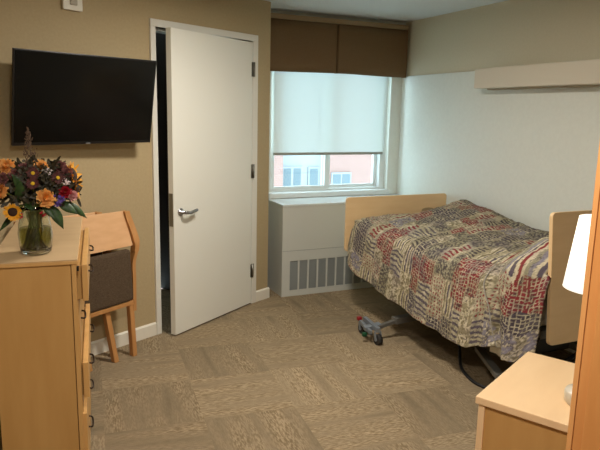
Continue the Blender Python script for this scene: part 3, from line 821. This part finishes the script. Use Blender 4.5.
def flower(name, label, cat, off, kind, R, facing, group=None, pm=None, cm=None, npet=14):
    cnt[0] += 1; r_ = random.Random(100+cnt[0])
    head = CV + Vector(off); fn = Vector(facing).normalized()
    t = thing(name, label, cat, head, 0, group)
    z = Vector((0,0,1)); a = fn.cross(z if abs(fn.z) < .9 else Vector((1,0,0))).normalized(); b = fn.cross(a).normalized()
    bm = nb()
    if kind == 'ball':      # ruffled carnation
        for L_ in range(5):
            el = L_/5*1.3
            for k in range(npet+6 - L_*3):
                ang = 2*PI*k/(npet+6-L_*3)+L_*.5+r_.uniform(-.15,.15)
                dr = (a*math.cos(ang)+b*math.sin(ang))*math.cos(el) + fn*math.sin(el)
                petal(bm, -fn*R*.25, dr+fn*.12, fn, R*r_.uniform(.85,1.12), R*.42, r_.uniform(.05,.3), 4)
    elif kind == 'daisy':
        for ring_ in range(2):
            for k in range(npet):
                ang = 2*PI*(k+ring_*.5)/npet+r_.uniform(-.08,.08)
                dr = a*math.cos(ang)+b*math.sin(ang)
                petal(bm, dr*R*.2+fn*.002*ring_, dr+fn*r_.uniform(.05,.4), fn, R*r_.uniform(.62,.85), R*.22, r_.uniform(-.1,.25), 3)
    elif kind == 'spray':
        for k in range(26):
            p = Vector((r_.gauss(0,1), r_.gauss(0,1), r_.gauss(0,1))).normalized()*R*r_.uniform(.5,1)
            for q in range(4):
                dr = Vector((r_.gauss(0,1), r_.gauss(0,1), r_.gauss(0,1))).normalized()
                petal(bm, p, dr, fn, R*.38, R*.26, .2, 2)
    elif kind == 'berry':
        for k in range(7):
            p = Vector((r_.gauss(0,1), r_.gauss(0,1), r_.gauss(0,1))).normalized()*R*.7
            bmesh.ops.create_icosphere(bm, subdivisions=2, radius=R*.42, matrix=Matrix.Translation(p))
    obj('petals' if kind != 'berry' else 'berries', bm, pm, t)
    if kind == 'daisy':
        bm = nb(); bmesh.ops.create_uvsphere(bm, u_segments=16, v_segments=8, radius=R*(.5 if npet > 15 else .27))
        bmesh.ops.transform(bm, matrix=Matrix.Translation(fn*.003) @ fn.to_track_quat('Z','Y').to_matrix().to_4x4() @ Matrix.Diagonal((1,1,.45,1)), verts=bm.verts)
        obj('flower_centre', bm, cm, t)
    bm = nb(); tube(bm, [p-head for p in stem_pts(head-fn*R*.2, cnt[0])], .0028, 6); obj('stem', bm, stemg, t)
    return t
cf = (0.0,-1,.25)
flower('carnation', 'large peach carnation at the front centre of the bouquet', 'flower', (.043,-.085,.235), 'ball', .040, (0.1,-1,.2), 'peach carnations', peach)
flower('carnation', 'peach carnation at the upper middle of the bouquet', 'flower', (.030,-.03,.350), 'ball', .034, (0,-1,.6), 'peach carnations', peach)
flower('carnation', 'peach carnation at the upper left of the bouquet', 'flower', (-.090,-.02,.356), 'ball', .034, (-.3,-1,.6), 'peach carnations', peach)
flower('carnation', 'peach carnation at the left edge of the bouquet', 'flower', (-.118,-.05,.268), 'ball', .034, (-.5,-1,.1), 'peach carnations', peach)
flower('sunflower', 'small sunflower with dark centre low at the left front', 'flower', (-.076,-.08,.186), 'daisy', .036, (-.15,-1,.05), 'sunflowers', yel, brownc, 16)
flower('sunflower', 'sunflower turned sideways at the upper right of the bouquet', 'flower', (.150,.0,.315), 'daisy', .060, (.9,-.35,.25), 'sunflowers', yel, brownc, 18)
flower('sunflower', 'sunflower turned sideways at the right edge below the other', 'flower', (.160,-.01,.262), 'daisy', .046, (.9,-.35,-.05), 'sunflowers', yel, brownc, 16)
for k, (o_, ll) in enumerate((((.003,-.07,.332), 'upper centre'), ((.000,-.09,.294), 'just below the centre'), ((.092,-.07,.312), 'right of centre'), ((-.045,-.05,.290), 'left of centre'))):
    flower('chrysanthemum', 'maroon daisy with yellow middle, '+ll+' of the bouquet', 'flower', o_, 'daisy', .027, (.1*(k-1),-1,.3), 'maroon daisies', maroon, yelc, 14)
for k, (o_, ll) in enumerate((((-.106,-.05,.312), 'far left'), ((-.060,-.04,.326), 'upper left'), ((-.030,-.02,.345), 'near the top left'), ((.106,-.02,.350), 'upper right'), ((.128,-.03,.328), 'right side'))):
    flower('blossom_spray', 'dusty rose blossom cluster, '+ll+' of the bouquet', 'flower', o_, 'ball', .026, (.1*(k-2),-1,.4), 'dusty rose blossoms', dusty if k != 0 else dusty, None, 11)
flower('statice', 'purple blossom spray low at the right front', 'flower', (.088,-.08,.224), 'spray', .024, cf, None, purp)
flower('red_rose', 'deep red bloom at the right of the bouquet', 'flower', (.117,-.07,.256), 'ball', .026, cf, None, redp, None, 11)
flower('pink_rose', 'pale pink bloom beside the deep red one', 'flower', (.143,-.07,.240), 'ball', .022, (.3,-1,.2), None, pinkp, None, 11)
flower('white_blossom', 'small whitish blossom right of the upper peach carnation', 'flower', (.060,-.05,.336), 'spray', .014, cf, None, whp)
flower('white_blossom', 'thin whitish petals above the red bloom', 'flower', (.120,-.06,.296), 'spray', .016, cf, None, whp)
for k, (o_, ll) in enumerate((((-.052,-.08,.170), 'left of the vase rim'), ((.030,-.075,.172), 'at the vase rim'), ((.048,-.07,.168), 'right of the vase rim'))):
    flower('berry_sprig', 'small cluster of red berries '+ll, 'berries', o_, 'berry', .012, cf, 'red berries', redp)
# leaves
def leafspray(label, base, tip, wd_, m_=None):
    t = thing('leaf', label, 'leaf', CV+Vector(base), 0, 'green leaves'); bm = nb()
    d = Vector(tip)-Vector(base); nrm = Vector((0,-1,.5))
    petal(bm, Vector((0,0,0)), d, nrm, d.length*1.12, wd_*1.05, -.25, 10, True)
    o = obj('leaf_blade', bm, m_ or leafg, t); o.modifiers.new('t','SOLIDIFY').thickness = .0008
    bm = nb(); tube(bm, smoothpath([Vector((0,0,0)), (Vector((0,0,.20))-Vector(base))*.5+Vector((0,0,.01)), Vector((.0,0,.14))-Vector(base)], 4), .002, 6); obj('stem', bm, stemg, t)
leafspray('broad green leaf hanging right of the vase rim', (.060,-.06,.205), (.100,-.09,.125), .040)
leafspray('broad green leaf pointing right below the pink bloom', (.085,-.05,.215), (.155,-.07,.175), .036)
leafspray('green leaf drooping at the vase neck', (.030,-.06,.215), (.068,-.10,.165), .028)
leafspray('narrow leaf reaching out at the lower right', (.12,-.02,.21), (.195,-.03,.150), .030)
leafspray('narrow leaf hanging at the lower left', (-.06,-.03,.18), (-.125,-.05,.118), .022)
leafspray('green leaf at the left of the upper carnations', (-.02,-.04,.24), (-.055,-.09,.315), .04)
leafspray('dark leaf standing between the left blooms', (-.05,-.05,.22), (-.045,-.09,.29), .035)
leafspray('green leaf below the front carnation', (.0,-.06,.20), (-.02,-.11,.215), .04)
# dark filler foliage inside the bouquet
bm = nb(); r_ = random.Random(5)
for k in range(1700):
    th_ = r_.uniform(0,2*PI); ph = r_.uniform(-.3,1.2); rad_ = r_.uniform(.25,1)
    p = Vector((.022+.150*rad_*math.cos(th_)*math.cos(ph), .085*rad_*math.sin(th_)*math.cos(ph), .250+.130*rad_*math.sin(ph)))
    if p.z < .185: p.z = .185+r_.random()*.02
    d = Vector((r_.gauss(0,1), r_.gauss(0,1), r_.gauss(.4,1)))
    petal(bm, p, d, Vector((0,-1,.3)), r_.uniform(.02,.045), r_.uniform(.008,.016), .1, 3)
o = obj('filler_foliage', bm, leafd); o.location = CV; o['kind'] = 'stuff'
tag(o, 'dark green and brown filler leaves packed between the flowers', 'foliage')
bm = nb()
for k in range(26):
    a = r_.uniform(0, 2*PI); q1 = r_.uniform(.01,.050); q2 = r_.uniform(.01,.046); a2 = a+r_.uniform(1.5,4.5)
    tube(bm, smoothpath([Vector((q1*math.cos(a), q1*math.sin(a), .022)), Vector((.4*q2*math.cos(a2), .4*q2*math.sin(a2), .10)), Vector((q2*math.cos(a2), q2*math.sin(a2), .20))], 4), .0022, 6)
o = obj('filler_stems', bm, mat('pale_stem', (128,130,60), .6)); o.location = CV; o['kind'] = 'stuff'
tag(o, 'tangle of thin green stems standing in the vase water', 'stems')
# dried grass plume on top
t = thing('grass_plume', 'tall dried grass plume rising from the top left of the bouquet', 'dried grass', CV+Vector((0,0,.2)))
bm = nb(); tube(bm, smoothpath([Vector((0,0,-.16)), Vector((-.005,0,.1)), Vector((.002,0,.29))], 6), .0016, 6); obj('stem', bm, dry, t)
bm = nb()
for k in range(150):
    z = r_.uniform(.14,.30); spread = (.30-z)*.20+.0015
    p = Vector((.0, 0, z))+Vector((r_.gauss(-.006,spread*.5), r_.gauss(0,spread*.4), 0))
    petal(bm, p, Vector((r_.gauss(0,.6), r_.gauss(0,.6), 1)), Vector((0,-1,0)), .010, .0042, .1, 2)
for k in range(8):
    x = r_.uniform(-.05,.03); zt = r_.uniform(.18,.24)
    tube(bm, [Vector((0,0,.12)), Vector((x*.6,0,(zt+.13)/2)), Vector((x,0,zt))], .0009, 5)
obj('plume', bm, dry, t)
